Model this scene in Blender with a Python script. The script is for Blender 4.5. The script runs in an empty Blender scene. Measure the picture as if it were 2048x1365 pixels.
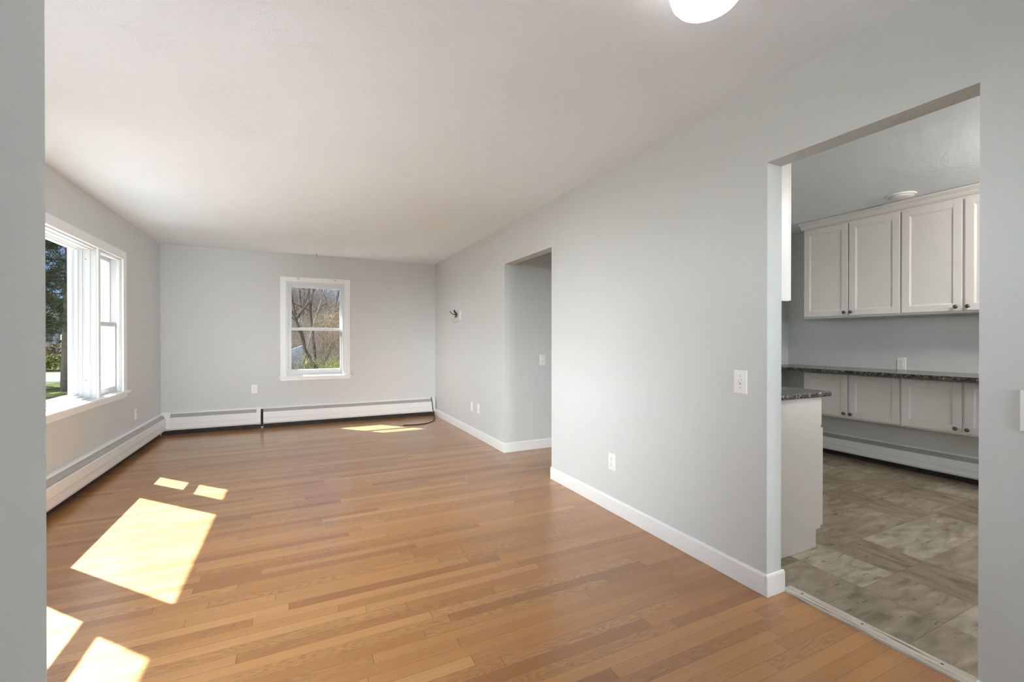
import bpy, bmesh, math, random
from mathutils import Vector, Matrix
C = bpy.context.scene.collection
S = bpy.context.scene

# ------------------------------------------------------------------ camera
CAM_H = 1.2232
cd = bpy.data.cameras.new('camera'); cam = bpy.data.objects.new('camera', cd); C.objects.link(cam)
cam.location = (0, 0, CAM_H)
cam.rotation_euler = (math.radians(90) - 0.0035, 0, -0.4499)
cd.sensor_width = 36; cd.lens = 887.9 / 2048 * 36; cd.clip_start = 0.02; cd.clip_end = 500
S.camera = cam

# ------------------------------------------------------------------ light
SUN_DIR = Vector((0.628, -0.697, -1.0))
sl = bpy.data.lights.new('sun', 'SUN'); sl.energy = 24; sl.angle = 0.0093; sl.color = (1.0, 0.98, 0.96)
sun = bpy.data.objects.new('sun', sl); C.objects.link(sun)
sun.location = (-12, 14, 22)
sun.rotation_euler = SUN_DIR.to_track_quat('-Z', 'Y').to_euler()

SKY_BLUE = 0.85      # clear blue part of the sky, to the north and overhead
SKY_FILL = 19.0     # bright sky lobes added to the south-west and south-south-east for fill
w = bpy.data.worlds.new('sky'); S.world = w; w.use_nodes = True
nt = w.node_tree; nt.nodes.clear()
def N(t, **k):
    n = nt.nodes.new(t)
    for a, b in k.items(): setattr(n, a, b)
    return n
out = N('ShaderNodeOutputWorld'); bg = N('ShaderNodeBackground')
tc = N('ShaderNodeTexCoord'); sp = N('ShaderNodeSeparateXYZ')
nt.links.new(tc.outputs['Generated'], sp.inputs[0])
rz = N('ShaderNodeValToRGB')
rz.color_ramp.elements[0].position = 0.0; rz.color_ramp.elements[0].color = (0.38, 0.56, 0.90, 1)
rz.color_ramp.elements[1].position = 0.7; rz.color_ramp.elements[1].color = (0.14, 0.32, 0.80, 1)
nt.links.new(sp.outputs['Z'], rz.inputs[0])
dot = N('ShaderNodeVectorMath', operation='DOT_PRODUCT'); dot.inputs[1].default_value = (-0.64, -0.768, 0.0)
nt.links.new(tc.outputs['Generated'], dot.inputs[0])
mr = N('ShaderNodeMapRange', interpolation_type='SMOOTHSTEP')
mr.inputs['From Min'].default_value = 0.68; mr.inputs['From Max'].default_value = 0.90
nt.links.new(dot.outputs['Value'], mr.inputs['Value'])
v1 = N('ShaderNodeVectorMath', operation='SCALE'); v1.inputs['Scale'].default_value = SKY_BLUE
nt.links.new(rz.outputs[0], v1.inputs[0])
dot2 = N('ShaderNodeVectorMath', operation='DOT_PRODUCT'); dot2.inputs[1].default_value = (0.342, -0.940, 0.0)
nt.links.new(tc.outputs['Generated'], dot2.inputs[0])
mr2 = N('ShaderNodeMapRange', interpolation_type='SMOOTHSTEP')
mr2.inputs['From Min'].default_value = 0.975; mr2.inputs['From Max'].default_value = 0.992; mr2.inputs['To Max'].default_value = 2.5
nt.links.new(dot2.outputs['Value'], mr2.inputs['Value'])
mxx = N('ShaderNodeMath', operation='MAXIMUM'); nt.links.new(mr.outputs[0], mxx.inputs[0]); nt.links.new(mr2.outputs[0], mxx.inputs[1])
mx = N('ShaderNodeMix', data_type='VECTOR')
mx.clamp_factor = False; nt.links.new(mxx.outputs[0], mx.inputs['Factor'])
nt.links.new(v1.outputs[0], mx.inputs[4])
mx.inputs[5].default_value = (SKY_FILL * 0.975, SKY_FILL * 0.99, SKY_FILL * 1.04)
nt.links.new(mx.outputs[1], bg.inputs['Color']); nt.links.new(bg.outputs[0], out.inputs[0])

def portal(name, loc, size, direction):
    l = bpy.data.lights.new(name, 'AREA'); l.shape = 'RECTANGLE'; l.size, l.size_y = size
    l.cycles.is_portal = True
    o = bpy.data.objects.new(name, l); C.objects.link(o); o.location = loc
    o.rotation_euler = Vector(direction).to_track_quat('-Z', 'Z').to_euler()
portal('portal_west', (-1.80, 4.36, 1.36), (2.75, 1.40), (1, 0, 0))
portal('portal_hidden', (-1.80, 1.48, 1.515), (1.44, 1.53), (1, 0, 0))
portal('portal_return', (-0.97, 0.53, 1.1), (1.06, 1.7), (0, 1, 0))
portal('portal_north', (0.24, 7.26, 1.37), (0.80, 1.38), (0, -1, 0))
portal('portal_near', (-0.39, -0.09, 1.80), (0.58, 0.70), (1, 0, 0))
portal('portal_south', (1.585, -2.37, 1.3), (0.73, 1.8), (0, 1, 0))
portal('portal_kitchen', (3.7, -1.36, 1.5), (0.5, 0.6), (0, 1, 0))

kl = bpy.data.lights.new('kitchen_fill_light', 'POINT'); kl.energy = 29; kl.color = (1.0, 0.93, 0.86); kl.shadow_soft_size = 0.12  # added fill light for the kitchen, no lamp is built here
ko = bpy.data.objects.new('kitchen_fill_light', kl); C.objects.link(ko); ko.location = (4.0, 0.5, 2.30)

S.view_settings.view_transform = 'Standard'; S.view_settings.look = 'None'
S.view_settings.exposure = 0.90; S.view_settings.gamma = 1.0; S.view_settings.use_curve_mapping = False
S.cycles.max_bounces = 16; S.cycles.diffuse_bounces = 8; S.cycles.glossy_bounces = 4
S.cycles.transparent_max_bounces = 16; S.cycles.sample_clamp_indirect = 8.0
S.cycles.caustics_reflective = False; S.cycles.caustics_refractive = False

# ------------------------------------------------------------------ materials
def new_mat(name):
    m = bpy.data.materials.new(name); m.use_nodes = True
    return m, m.node_tree, m.node_tree.nodes['Principled BSDF']
def mat(name, col, rough=0.5, metal=0.0, bump=None, spec=0.5, var=None, coat=0.0):
    """plain procedural surface: base colour, optional noise bump (scale, strength) and colour variation (scale, amount)"""
    m, t, b = new_mat(name)
    b.inputs['Base Color'].default_value = (*col, 1); b.inputs['Roughness'].default_value = rough
    b.inputs['Metallic'].default_value = metal; b.inputs['Specular IOR Level'].default_value = spec
    b.inputs['Coat Weight'].default_value = coat
    tcn = t.nodes.new('ShaderNodeTexCoord')
    if bump:
        n = t.nodes.new('ShaderNodeTexNoise'); n.inputs['Scale'].default_value = bump[0]; n.inputs['Detail'].default_value = 4
        bp = t.nodes.new('ShaderNodeBump'); bp.inputs['Strength'].default_value = bump[1]; bp.inputs['Distance'].default_value = 0.004
        t.links.new(tcn.outputs['Object'], n.inputs['Vector']); t.links.new(n.outputs['Fac'], bp.inputs['Height'])
        t.links.new(bp.outputs[0], b.inputs['Normal'])
    if var:
        n = t.nodes.new('ShaderNodeTexNoise'); n.inputs['Scale'].default_value = var[0]; n.inputs['Detail'].default_value = 5
        t.links.new(tcn.outputs['Object'], n.inputs['Vector'])
        r = t.nodes.new('ShaderNodeValToRGB')
        a = var[1]
        r.color_ramp.elements[0].position = 0.3; r.color_ramp.elements[1].position = 0.7
        r.color_ramp.elements[0].color = (*[max(0, c * (1 - a)) for c in col], 1)
        r.color_ramp.elements[1].color = (*[min(1, c * (1 + a)) for c in col], 1)
        t.links.new(n.outputs['Fac'], r.inputs[0]); t.links.new(r.outputs[0], b.inputs['Base Color'])
    return m

class G:
    """tiny node-graph helper"""
    def __init__(s, t): s.t = t
    def n(s, typ, ins=None, **k):
        n = s.t.nodes.new(typ)
        for a, b in k.items(): setattr(n, a, b)
        for a, b in (ins or {}).items():
            if hasattr(b, 'is_output'): s.t.links.new(b, n.inputs[a])
            else: n.inputs[a].default_value = b
        return n
    def m(s, op, a, b=0.0, c=0.0):
        n = s.n('ShaderNodeMath', operation=op)
        for i, v in enumerate((a, b, c)):
            if hasattr(v, 'is_output'): s.t.links.new(v, n.inputs[i])
            else: n.inputs[i].default_value = v
        return n.outputs[0]
    def mix(s, f, a, b, mode='MIX'):
        n = s.n('ShaderNodeMix', data_type='RGBA', blend_type=mode)
        for i, v in ((0, f), (6, a), (7, b)):
            if hasattr(v, 'is_output'): s.t.links.new(v, n.inputs[i])
            else: n.inputs[i].default_value = v if i == 0 else (*v, 1)
        return n.outputs[2]
    def ramp(s, f, stops):
        n = s.n('ShaderNodeValToRGB', {0: f}); e = n.color_ramp.elements
        while len(e) < len(stops): e.new(0.5)
        for x, (p, c) in zip(e, stops): x.position = p; x.color = (*c, 1)
        return n.outputs[0]

def oak_floor():
    m, t, b = new_mat('oak strip floor'); g = G(t)
    p = g.n('ShaderNodeNewGeometry').outputs['Position']
    s = g.n('ShaderNodeSeparateXYZ', {0: p}); x, y = s.outputs[0], s.outputs[1]
    PW = 0.0572
    yr = g.m('DIVIDE', g.m('ADD', y, 10.0), PW); row = g.m('FLOOR', yr); fy = g.m('FRACT', yr)
    rr = g.n('ShaderNodeTexWhiteNoise', {'W': row}, noise_dimensions='1D').outputs['Value']
    ln = g.m('MULTIPLY_ADD', rr, 0.55, 0.75)
    r2 = g.n('ShaderNodeTexWhiteNoise', {'W': g.m('ADD', row, 311.7)}, noise_dimensions='1D').outputs['Value']
    xr = g.m('DIVIDE', g.m('ADD', g.m('ADD', x, 20.0), g.m('MULTIPLY', r2, 3.0)), ln); col = g.m('FLOOR', xr); fx = g.m('FRACT', xr)
    idv = g.n('ShaderNodeCombineXYZ', {0: row, 1: col, 2: 0.0}).outputs[0]
    wn = g.n('ShaderNodeTexWhiteNoise', {'Vector': idv}, noise_dimensions='3D')
    rnd = wn.outputs['Value']; rc = g.n('ShaderNodeSeparateColor', {0: wn.outputs['Color']})
    base = g.ramp(rnd, [(0.0, (0.37, 0.155, 0.043)), (0.12, (0.46, 0.205, 0.060)), (0.5, (0.525, 0.250, 0.076)), (0.88, (0.575, 0.288, 0.096)), (1.0, (0.63, 0.335, 0.120))])
    # grain: noise stretched along the board, shifted for every board
    off = g.n('ShaderNodeVectorMath', {0: wn.outputs['Color'], 'Scale': 40.0}, operation='SCALE').outputs[0]
    pv = g.n('ShaderNodeVectorMath', {0: p, 1: off}, operation='ADD').outputs[0]
    mp = g.n('ShaderNodeMapping', {'Vector': pv, 'Scale': (2.2, 130.0, 1.0)}).outputs[0]
    gr = g.n('ShaderNodeTexNoise', {'Vector': mp, 'Scale': 1.0, 'Detail': 5.0, 'Roughness': 0.6, 'Distortion': 0.3}).outputs['Fac']
    mp2 = g.n('ShaderNodeMapping', {'Vector': pv, 'Scale': (1.3, 9.0, 1.0)}).outputs[0]
    n2 = g.n('ShaderNodeTexNoise', {'Vector': mp2, 'Scale': 1.6, 'Detail': 2.0}).outputs['Fac']
    rings = g.m('FRACT', g.m('MULTIPLY', n2, 20.0))
    ringl = g.m('SMOOTH_MIN', g.m('ABSOLUTE', g.m('SUBTRACT', rings, 0.5)), 0.35, 0.1)
    isr = g.m('GREATER_THAN', rc.outputs[1], 0.70)
    c1 = g.mix(g.m('MULTIPLY', g.m('SUBTRACT', 1.0, gr), 1.0), base, (0.60, 0.52, 0.46), 'MULTIPLY')
    ringf = g.m('MULTIPLY', g.m('MULTIPLY', isr, g.m('SUBTRACT', 0.36, ringl)), 1.6)
    c2 = g.mix(ringf, c1, (0.20, 0.085, 0.028))
    # wear in patches
    big = g.n('ShaderNodeTexNoise', {'Vector': p, 'Scale': 1.1, 'Detail': 3.0}).outputs['Fac']
    c3 = g.mix(g.m('MULTIPLY', big, 0.15), c2, (0.56, 0.36, 0.20))
    # joints
    ey = g.m('MINIMUM', fy, g.m('SUBTRACT', 1.0, fy)); ex = g.m('MULTIPLY', g.m('MINIMUM', fx, g.m('SUBTRACT', 1.0, fx)), ln)
    gy = g.m('LESS_THAN', ey, 0.013); gx = g.m('LESS_THAN', ex, 0.0011)
    gap = g.m('MAXIMUM', g.m('MULTIPLY', gy, g.m('MULTIPLY_ADD', rc.outputs[0], 0.55, 0.35)), g.m('MULTIPLY', gx, 0.75))
    c4 = g.mix(gap, c3, (0.10, 0.045, 0.018))
    t.links.new(c4, b.inputs['Base Color'])
    rg = g.m('ADD', g.m('MULTIPLY_ADD', big, 0.10, 0.24), g.m('MULTIPLY', gr, 0.08))
    t.links.new(rg, b.inputs['Roughness'])
    b.inputs['Coat Weight'].default_value = 0.55; b.inputs['Coat Roughness'].default_value = 0.2
    h = g.m('SUBTRACT', g.m('MULTIPLY', gr, 0.12), gap)
    wob = g.n('ShaderNodeTexNoise', {'Vector': g.n('ShaderNodeMapping', {'Vector': pv, 'Scale': (1.0, 10.0, 1.0)}).outputs[0], 'Scale': 1.5}).outputs['Fac']
    h2 = g.m('ADD', h, g.m('MULTIPLY', wob, 0.8))
    bp = g.n('ShaderNodeBump', {'Height': h2, 'Strength': 0.35, 'Distance': 0.0012})
    t.links.new(bp.outputs[0], b.inputs['Normal'])
    return m

def vinyl_floor():
    m, t, b = new_mat('weathered vinyl tile floor'); g = G(t)
    p = g.n('ShaderNodeNewGeometry').outputs['Position']
    s = g.n('ShaderNodeSeparateXYZ', {0: p}); x, y = s.outputs[0], s.outputs[1]
    T = 0.305
    xr = g.m('DIVIDE', g.m('ADD', x, 10.0), T); yr = g.m('DIVIDE', g.m('ADD', y, 10.07), T)
    ix, iy, fx, fy = g.m('FLOOR', xr), g.m('FLOOR', yr), g.m('FRACT', xr), g.m('FRACT', yr)
    wn = g.n('ShaderNodeTexWhiteNoise', {'Vector': g.n('ShaderNodeCombineXYZ', {0: ix, 1: iy}).outputs[0]}, noise_dimensions='3D')
    rnd = wn.outputs['Value']
    off = g.n('ShaderNodeVectorMath', {0: wn.outputs['Color'], 'Scale': 30.0}, operation='SCALE').outputs[0]
    pv = g.n('ShaderNodeVectorMath', {0: p, 1: off}, operation='ADD').outputs[0]
    a = g.n('ShaderNodeTexNoise', {'Vector': g.n('ShaderNodeMapping', {'Vector': pv, 'Scale': (4.0, 13.0, 1.0)}).outputs[0], 'Scale': 1.4, 'Detail': 6.0, 'Distortion': 0.5}).outputs['Fac']
    c = g.n('ShaderNodeTexNoise', {'Vector': g.n('ShaderNodeMapping', {'Vector': pv, 'Scale': (13.0, 4.0, 1.0)}).outputs[0], 'Scale': 1.4, 'Detail': 6.0, 'Distortion': 0.5}).outputs['Fac']
    sel = g.m('GREATER_THAN', rnd, 0.35)
    st = g.m('ADD', g.m('MULTIPLY', a, sel), g.m('MULTIPLY', c, g.m('SUBTRACT', 1.0, sel)))
    base = g.ramp(rnd, [(0.0, (0.25, 0.195, 0.142)), (0.35, (0.30, 0.235, 0.165)), (0.7, (0.33, 0.276, 0.212)), (1.0, (0.44, 0.385, 0.315))])
    tone = g.ramp(st, [(0.25, (0.42, 0.38, 0.34)), (0.45, (0.85, 0.84, 0.82)), (0.62, (1.1, 1.1, 1.1)), (0.8, (1.55, 1.55, 1.55))])
    c1 = g.mix(1.0, base, tone, 'MULTIPLY')
    k = g.n('ShaderNodeTexNoise', {'Vector': g.n('ShaderNodeMapping', {'Vector': pv, 'Scale': (5.0, 20.0, 1.0)}).outputs[0], 'Scale': 2.2, 'Detail': 5.0}).outputs['Fac']
    crack = g.m('GREATER_THAN', k, 0.68)
    c2 = g.mix(g.m('MULTIPLY', crack, 0.6), c1, (0.06, 0.045, 0.035))
    e = g.m('MINIMUM', g.m('MINIMUM', fx, g.m('SUBTRACT', 1.0, fx)), g.m('MINIMUM', fy, g.m('SUBTRACT', 1.0, fy)))
    c3 = g.mix(g.m('MULTIPLY', g.m('LESS_THAN', e, 0.006), 0.5), c2, (0.07, 0.055, 0.04))
    t.links.new(c3, b.inputs['Base Color']); b.inputs['Roughness'].default_value = 0.5
    bp = g.n('ShaderNodeBump', {'Height': st, 'Strength': 0.25, 'Distance': 0.002}); t.links.new(bp.outputs[0], b.inputs['Normal'])
    return m

def ceiling_mat():
    m, t, b = new_mat('textured ceiling paint'); g = G(t)
    p = g.n('ShaderNodeNewGeometry').outputs['Position']
    b.inputs['Base Color'].default_value = (0.835, 0.895, 0.935, 1); b.inputs['Roughness'].default_value = 0.9
    b.inputs['Specular IOR Level'].default_value = 0.15
    w1 = g.n('ShaderNodeTexNoise', {'Vector': p, 'Scale': 3.0, 'Detail': 2.0})
    q = g.n('ShaderNodeVectorMath', {0: p, 1: g.n('ShaderNodeVectorMath', {0: w1.outputs['Color'], 'Scale': 0.5}, operation='SCALE').outputs[0]}, operation='ADD').outputs[0]
    st = g.n('ShaderNodeTexNoise', {'Vector': g.n('ShaderNodeMapping', {'Vector': q, 'Scale': (4.0, 22.0, 1.0)}).outputs[0], 'Scale': 1.0, 'Detail': 6.0, 'Roughness': 0.7}).outputs['Fac']
    fine = g.n('ShaderNodeTexNoise', {'Vector': p, 'Scale': 130.0, 'Detail': 2.0}).outputs['Fac']
    patch = g.n('ShaderNodeTexNoise', {'Vector': p, 'Scale': 2.2, 'Detail': 2.0}).outputs['Fac']
    msk = g.m('MULTIPLY', g.m('SUBTRACT', patch, 0.40), 2.5)
    h = g.m('MULTIPLY', g.m('ADD', st, g.m('MULTIPLY', fine, 0.35)), g.m('MAXIMUM', msk, 0.12))
    bp = g.n('ShaderNodeBump', {'Height': h, 'Strength': 1.0, 'Distance': 0.010}); t.links.new(bp.outputs[0], b.inputs['Normal'])
    return m

def granite():
    m, t, b = new_mat('speckled granite'); g = G(t)
    p = g.n('ShaderNodeTexCoord').outputs['Object']
    v = g.n('ShaderNodeTexVoronoi', {'Vector': p, 'Scale': 170.0}); r = g.n('ShaderNodeSeparateColor', {0: v.outputs['Color']}).outputs[0]
    c = g.ramp(r, [(0.0, (0.012, 0.012, 0.013)), (0.42, (0.03, 0.03, 0.032)), (0.55, (0.10, 0.088, 0.075)), (0.75, (0.20, 0.17, 0.14)), (0.92, (0.36, 0.33, 0.29)), (1.0, (0.5, 0.47, 0.42))])
    n = g.n('ShaderNodeTexNoise', {'Vector': p, 'Scale': 30.0, 'Detail': 5.0}).outputs['Fac']
    c2 = g.mix(g.ramp(n, [(0.4, (0, 0, 0)), (0.62, (1, 1, 1))]), c, (0.02, 0.02, 0.021))
    t.links.new(c2, b.inputs['Base Color']); b.inputs['Roughness'].default_value = 0.16
    return m

def glass_mat():
    m = bpy.data.materials.new('window glass'); m.use_nodes = True; t = m.node_tree; t.nodes.clear(); g = G(t)
    tr = g.n('ShaderNodeBsdfTransparent', {'Color': (0.86, 0.88, 0.87, 1)}); gl = g.n('ShaderNodeBsdfGlossy', {'Roughness': 0.02})
    lw = g.n('ShaderNodeFresnel', {'IOR': 1.35})
    bf = g.n('ShaderNodeNewGeometry').outputs['Backfacing']
    fac = g.m('MULTIPLY', g.m('MULTIPLY', lw.outputs[0], 0.15), g.m('SUBTRACT', 1.0, bf))
    mxs = g.n('ShaderNodeMixShader', {0: fac, 1: tr.outputs[0], 2: gl.outputs[0]})
    o = g.n('ShaderNodeOutputMaterial', {0: mxs.outputs[0]})
    return m

def worn_wood():
    m, t, b = new_mat('worn whitewashed threshold'); g = G(t)
    p = g.n('ShaderNodeNewGeometry').outputs['Position']
    n = g.n('ShaderNodeTexNoise', {'Vector': g.n('ShaderNodeMapping', {'Vector': p, 'Scale': (90.0, 5.0, 30.0)}).outputs[0], 'Scale': 1.0, 'Detail': 6.0}).outputs['Fac']
    t.links.new(g.ramp(n, [(0.30, (0.20, 0.13, 0.08)), (0.42, (0.52, 0.46, 0.40)), (0.7, (0.70, 0.67, 0.62))]), b.inputs['Base Color'])
    b.inputs['Roughness'].default_value = 0.7
    return m

def siding(name, col, pitch=0.12):
    m, t, b = new_mat(name); g = G(t)
    z = g.n('ShaderNodeSeparateXYZ', {0: g.n('ShaderNodeNewGeometry').outputs['Position']}).outputs[2]
    f = g.m('FRACT', g.m('DIVIDE', g.m('ADD', z, 5.0), pitch))
    bp = g.n('ShaderNodeBump', {'Height': f, 'Strength': 0.8, 'Distance': 0.02}); t.links.new(bp.outputs[0], b.inputs['Normal'])
    b.inputs['Base Color'].default_value = (*col, 1); b.inputs['Roughness'].default_value = 0.7
    return m

M = {}
M['wall'] = mat('grey wall paint', (0.635, 0.658, 0.655), 0.62, bump=(160, 0.06), spec=0.25)
M['ceil'] = ceiling_mat()
M['white'] = mat('white trim paint', (0.86, 0.88, 0.885), 0.38, bump=(60, 0.03))
M['vinyl'] = mat('white window vinyl', (0.70, 0.72, 0.73), 0.35)
M['oak'] = oak_floor(); M['tile'] = vinyl_floor(); M['granite'] = granite(); M['glass'] = glass_mat()
M['heat'] = mat('white enamelled steel', (0.86, 0.88, 0.885), 0.38, bump=(25, 0.03))
M['damper'] = mat('grey damper steel', (0.42, 0.42, 0.40), 0.45, bump=(30, 0.03))
M['fin_shade'] = mat('dusty fins and painted shade', (0.035, 0.03, 0.027), 0.7, var=(60, 0.5))  # also colours the painted shade below the heater covers
M['plate'] = mat('white plastic plate', (0.86, 0.86, 0.85), 0.3)
M['slot'] = mat('dark slot', (0.03, 0.028, 0.026), 0.6)
M['screw'] = mat('steel screw', (0.45, 0.44, 0.42), 0.35, 0.8)
M['cab'] = mat('off-white cabinet paint', (0.77, 0.755, 0.725), 0.42, bump=(80, 0.02))
M['knob'] = mat('dark pewter knob', (0.16, 0.145, 0.13), 0.3, 0.9)
M['cable'] = mat('dark cable jacket', (0.035, 0.024, 0.018), 0.5)
M['wire'] = mat('black wire', (0.015, 0.015, 0.015), 0.45)
M['thresh'] = worn_wood()
M['extwall'] = siding('house siding', (0.35, 0.35, 0.34))
M['bark'] = mat('grey brown bark', (0.0300, 0.0250, 0.0210), 0.9, bump=(14, 0.8), var=(8, 0.45), spec=0.05)
M['bark2'] = mat('red brown bark', (0.0220, 0.0150, 0.0120), 0.9, bump=(20, 0.6), var=(10, 0.4), spec=0.05)
M['barkpale'] = mat('pale grey bark', (0.0900, 0.0840, 0.0750), 0.9, bump=(20, 0.6), var=(10, 0.4), spec=0.05)
M['twig'] = mat('bare twigs', (0.0754, 0.0637, 0.0533), 0.9, var=(3, 0.6), spec=0.05)
M['twigtan'] = mat('tan dry brush', (0.1365, 0.0975, 0.0546), 0.9, var=(2.0, 0.4), spec=0.05)
M['brushgreen'] = mat('yellow green undergrowth', (0.1365, 0.1365, 0.0442), 0.85, var=(2.5, 0.5), spec=0.05)
M['needle'] = mat('pine needles', (0.0200, 0.0260, 0.0100), 0.75, var=(1.5, 0.5), spec=0.05)
M['hedge'] = mat('brown hedge leaves', (0.0720, 0.0570, 0.0288), 0.85, var=(1.5, 0.5), spec=0.05)
M['forsythia'] = mat('yellow green shrub leaves', (0.0960, 0.1020, 0.0270), 0.85, var=(2.5, 0.5), spec=0.05)
M['grass'] = mat('lawn', (0.0400, 0.0500, 0.0140), 0.95, var=(0.8, 0.5), bump=(10, 0.8), spec=0.05)
M['road'] = mat('pale asphalt', (0.0850, 0.0880, 0.0930), 0.85, var=(0.5, 0.2), spec=0.05)
M['bounce_patio'] = mat('reflector concrete', (0.42, 0.43, 0.45), 0.85, var=(0.7, 0.1), spec=0.05)  # reflector surface added outside, sends light up through the unseen windows
M['bounce'] = mat('pale foyer tile', (0.70, 0.70, 0.69), 0.5)  # pale tone chosen so the unseen floor reflects neutral light
M['bounce_path'] = mat('reflector paving', (0.62, 0.64, 0.67), 0.85, var=(0.7, 0.1), spec=0.05)  # reflector surface added for upward light on the ceiling
M['hwall'] = siding('blue grey clapboard', (0.0330, 0.0396, 0.0450), 0.14)
M['hroof'] = mat('light grey shingles', (0.0360, 0.0380, 0.0400), 0.9, bump=(8, 0.5), spec=0.05)
M['hwin'] = mat('dark window pane', (0.02, 0.023, 0.028), 0.1)
M['tarp'] = mat('pale blue sheet', (0.0960, 0.1140, 0.1560), 0.5, bump=(6, 0.8))
M['steel'] = mat('brushed nickel', (0.55, 0.53, 0.50), 0.3, 1.0)
mm, tt, bb = new_mat('lit opal glass')
bb.inputs['Base Color'].default_value = (0.9, 0.9, 0.88, 1); bb.inputs['Emission Color'].default_value = (1, 0.985, 0.955, 1)
bb.inputs['Emission Strength'].default_value = 2.0; bb.inputs['Roughness'].default_value = 0.15
M['opal'] = mm

# ------------------------------------------------------------------ mesh helpers
class MB:
    def __init__(s): s.v = []; s.f = []
    def quad(s, a, b, c, d):
        i = len(s.v); s.v += [a, b, c, d]; s.f.append((i, i + 1, i + 2, i + 3)); return s
    def box(s, x0, x1, y0, y1, z0, z1):
        i = len(s.v)
        s.v += [(x0, y0, z0), (x1, y0, z0), (x1, y1, z0), (x0, y1, z0), (x0, y0, z1), (x1, y0, z1), (x1, y1, z1), (x0, y1, z1)]
        for q in ((0, 3, 2, 1), (4, 5, 6, 7), (0, 1, 5, 4), (1, 2, 6, 5), (2, 3, 7, 6), (3, 0, 4, 7)): s.f.append(tuple(i + k for k in q))
        return s
    def prism(s, prof, a0, a1, axis='x'):
        """closed outline of (p, q) pairs extruded: axis x -> (y,z), y -> (x,z), z -> (x,y)"""
        n = len(prof); i = len(s.v)
        def P(a, p, q): return {'x': (a, p, q), 'y': (p, a, q), 'z': (p, q, a)}[axis]
        s.v += [P(a0, *p) for p in prof] + [P(a1, *p) for p in prof]
        s.f.append(tuple(i + k for k in reversed(range(n)))); s.f.append(tuple(i + n + k for k in range(n)))
        for k in range(n):
            j = (k + 1) % n; s.f.append((i + k, i + j, i + n + j, i + n + k))
        return s
    def tube(s, pts, rads, n=8, caps=True):
        pts = [Vector(p) for p in pts]
        if not hasattr(rads, '__len__'): rads = [rads] * len(pts)
        i0 = len(s.v); u = None
        for k, p in enumerate(pts):
            d = (pts[min(k + 1, len(pts) - 1)] - pts[max(k - 1, 0)])
            d = d.normalized() if d.length > 1e-9 else Vector((0, 0, 1))
            if u is None: u = d.orthogonal().normalized()
            else:
                u = u - d * u.dot(d)
                u = u.normalized() if u.length > 1e-6 else d.orthogonal().normalized()
            w_ = d.cross(u)
            for a in range(n):
                t = 2 * math.pi * a / n
                s.v.append(tuple(p + (u * math.cos(t) + w_ * math.sin(t)) * rads[k]))
        for k in range(len(pts) - 1):
            for a in range(n):
                b = (a + 1) % n
                s.f.append((i0 + k * n + a, i0 + k * n + b, i0 + (k + 1) * n + b, i0 + (k + 1) * n + a))
        if caps:
            s.f.append(tuple(i0 + a for a in reversed(range(n)))); e = i0 + (len(pts) - 1) * n
            s.f.append(tuple(e + a for a in range(n)))
        return s
    def lathe(s, prof, c=(0, 0, 0), n=32, axis='z'):
        """profile (r, h) turned about an axis through c"""
        i0 = len(s.v)
        for r, h in prof:
            for a in range(n):
                t = 2 * math.pi * a / n; x, y = r * math.cos(t), r * math.sin(t)
                s.v.append({'z': (c[0] + x, c[1] + y, c[2] + h), 'y': (c[0] + x, c[1] + h, c[2] + y), 'x': (c[0] + h, c[1] + x, c[2] + y)}[axis])
        for k in range(len(prof) - 1):
            for a in range(n):
                b = (a + 1) % n; s.f.append((i0 + k * n + a, i0 + k * n + b, i0 + (k + 1) * n + b, i0 + (k + 1) * n + a))
        s.f.append(tuple(i0 + a for a in reversed(range(n)))); e = i0 + (len(prof) - 1) * n
        s.f.append(tuple(e + a for a in range(n)))
        return s
    def ring(s, axis, a0, a1, outer, inner):
        """rectangular frame between outer and inner (u0,u1,z0,z1), from a0 to a1 along axis x or y"""
        o, n_ = outer, inner
        def bx(u0, u1, z0, z1):
            if u1 - u0 < 1e-6 or z1 - z0 < 1e-6: return
            if axis == 'x': s.box(a0, a1, u0, u1, z0, z1)
            else: s.box(u0, u1, a0, a1, z0, z1)
        bx(o[0], n_[0], o[2], o[3]); bx(n_[1], o[1], o[2], o[3]); bx(n_[0], n_[1], o[2], n_[2]); bx(n_[0], n_[1], n_[3], o[3])
        return s
    def obj(s, name, m, parent=None, bevel=0, smooth=False, seg=2):
        me = bpy.data.meshes.new(name); me.from_pydata(s.v, [], s.f); me.update()
        bm = bmesh.new(); bm.from_mesh(me); bmesh.ops.recalc_face_normals(bm, faces=bm.faces); bm.to_mesh(me); bm.free()
        if m: me.materials.append(M[m])
        o = bpy.data.objects.new(name, me); C.objects.link(o)
        if parent: o.parent = parent
        if smooth: me.shade_smooth()
        if bevel:
            b = o.modifiers.new('bevel', 'BEVEL'); b.width = bevel; b.segments = seg; b.limit_method = 'ANGLE'; b.angle_limit = math.radians(40)
        return o

def tag(o, label, cat, group=None, kind=None):
    o['label'] = label; o['category'] = cat
    if group: o['group'] = group
    if kind: o['kind'] = kind
    return o
def thing(name, label, cat, loc=(0, 0, 0), rz=0.0, group=None):
    o = bpy.data.objects.new(name, None); C.objects.link(o); o.empty_display_size = 0.1
    o.location = loc; o.rotation_euler = (0, 0, rz)
    return tag(o, label, cat, group)
def setting(o, label, cat):
    return tag(o, label, cat, kind='structure')
HALF = math.pi / 2

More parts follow.
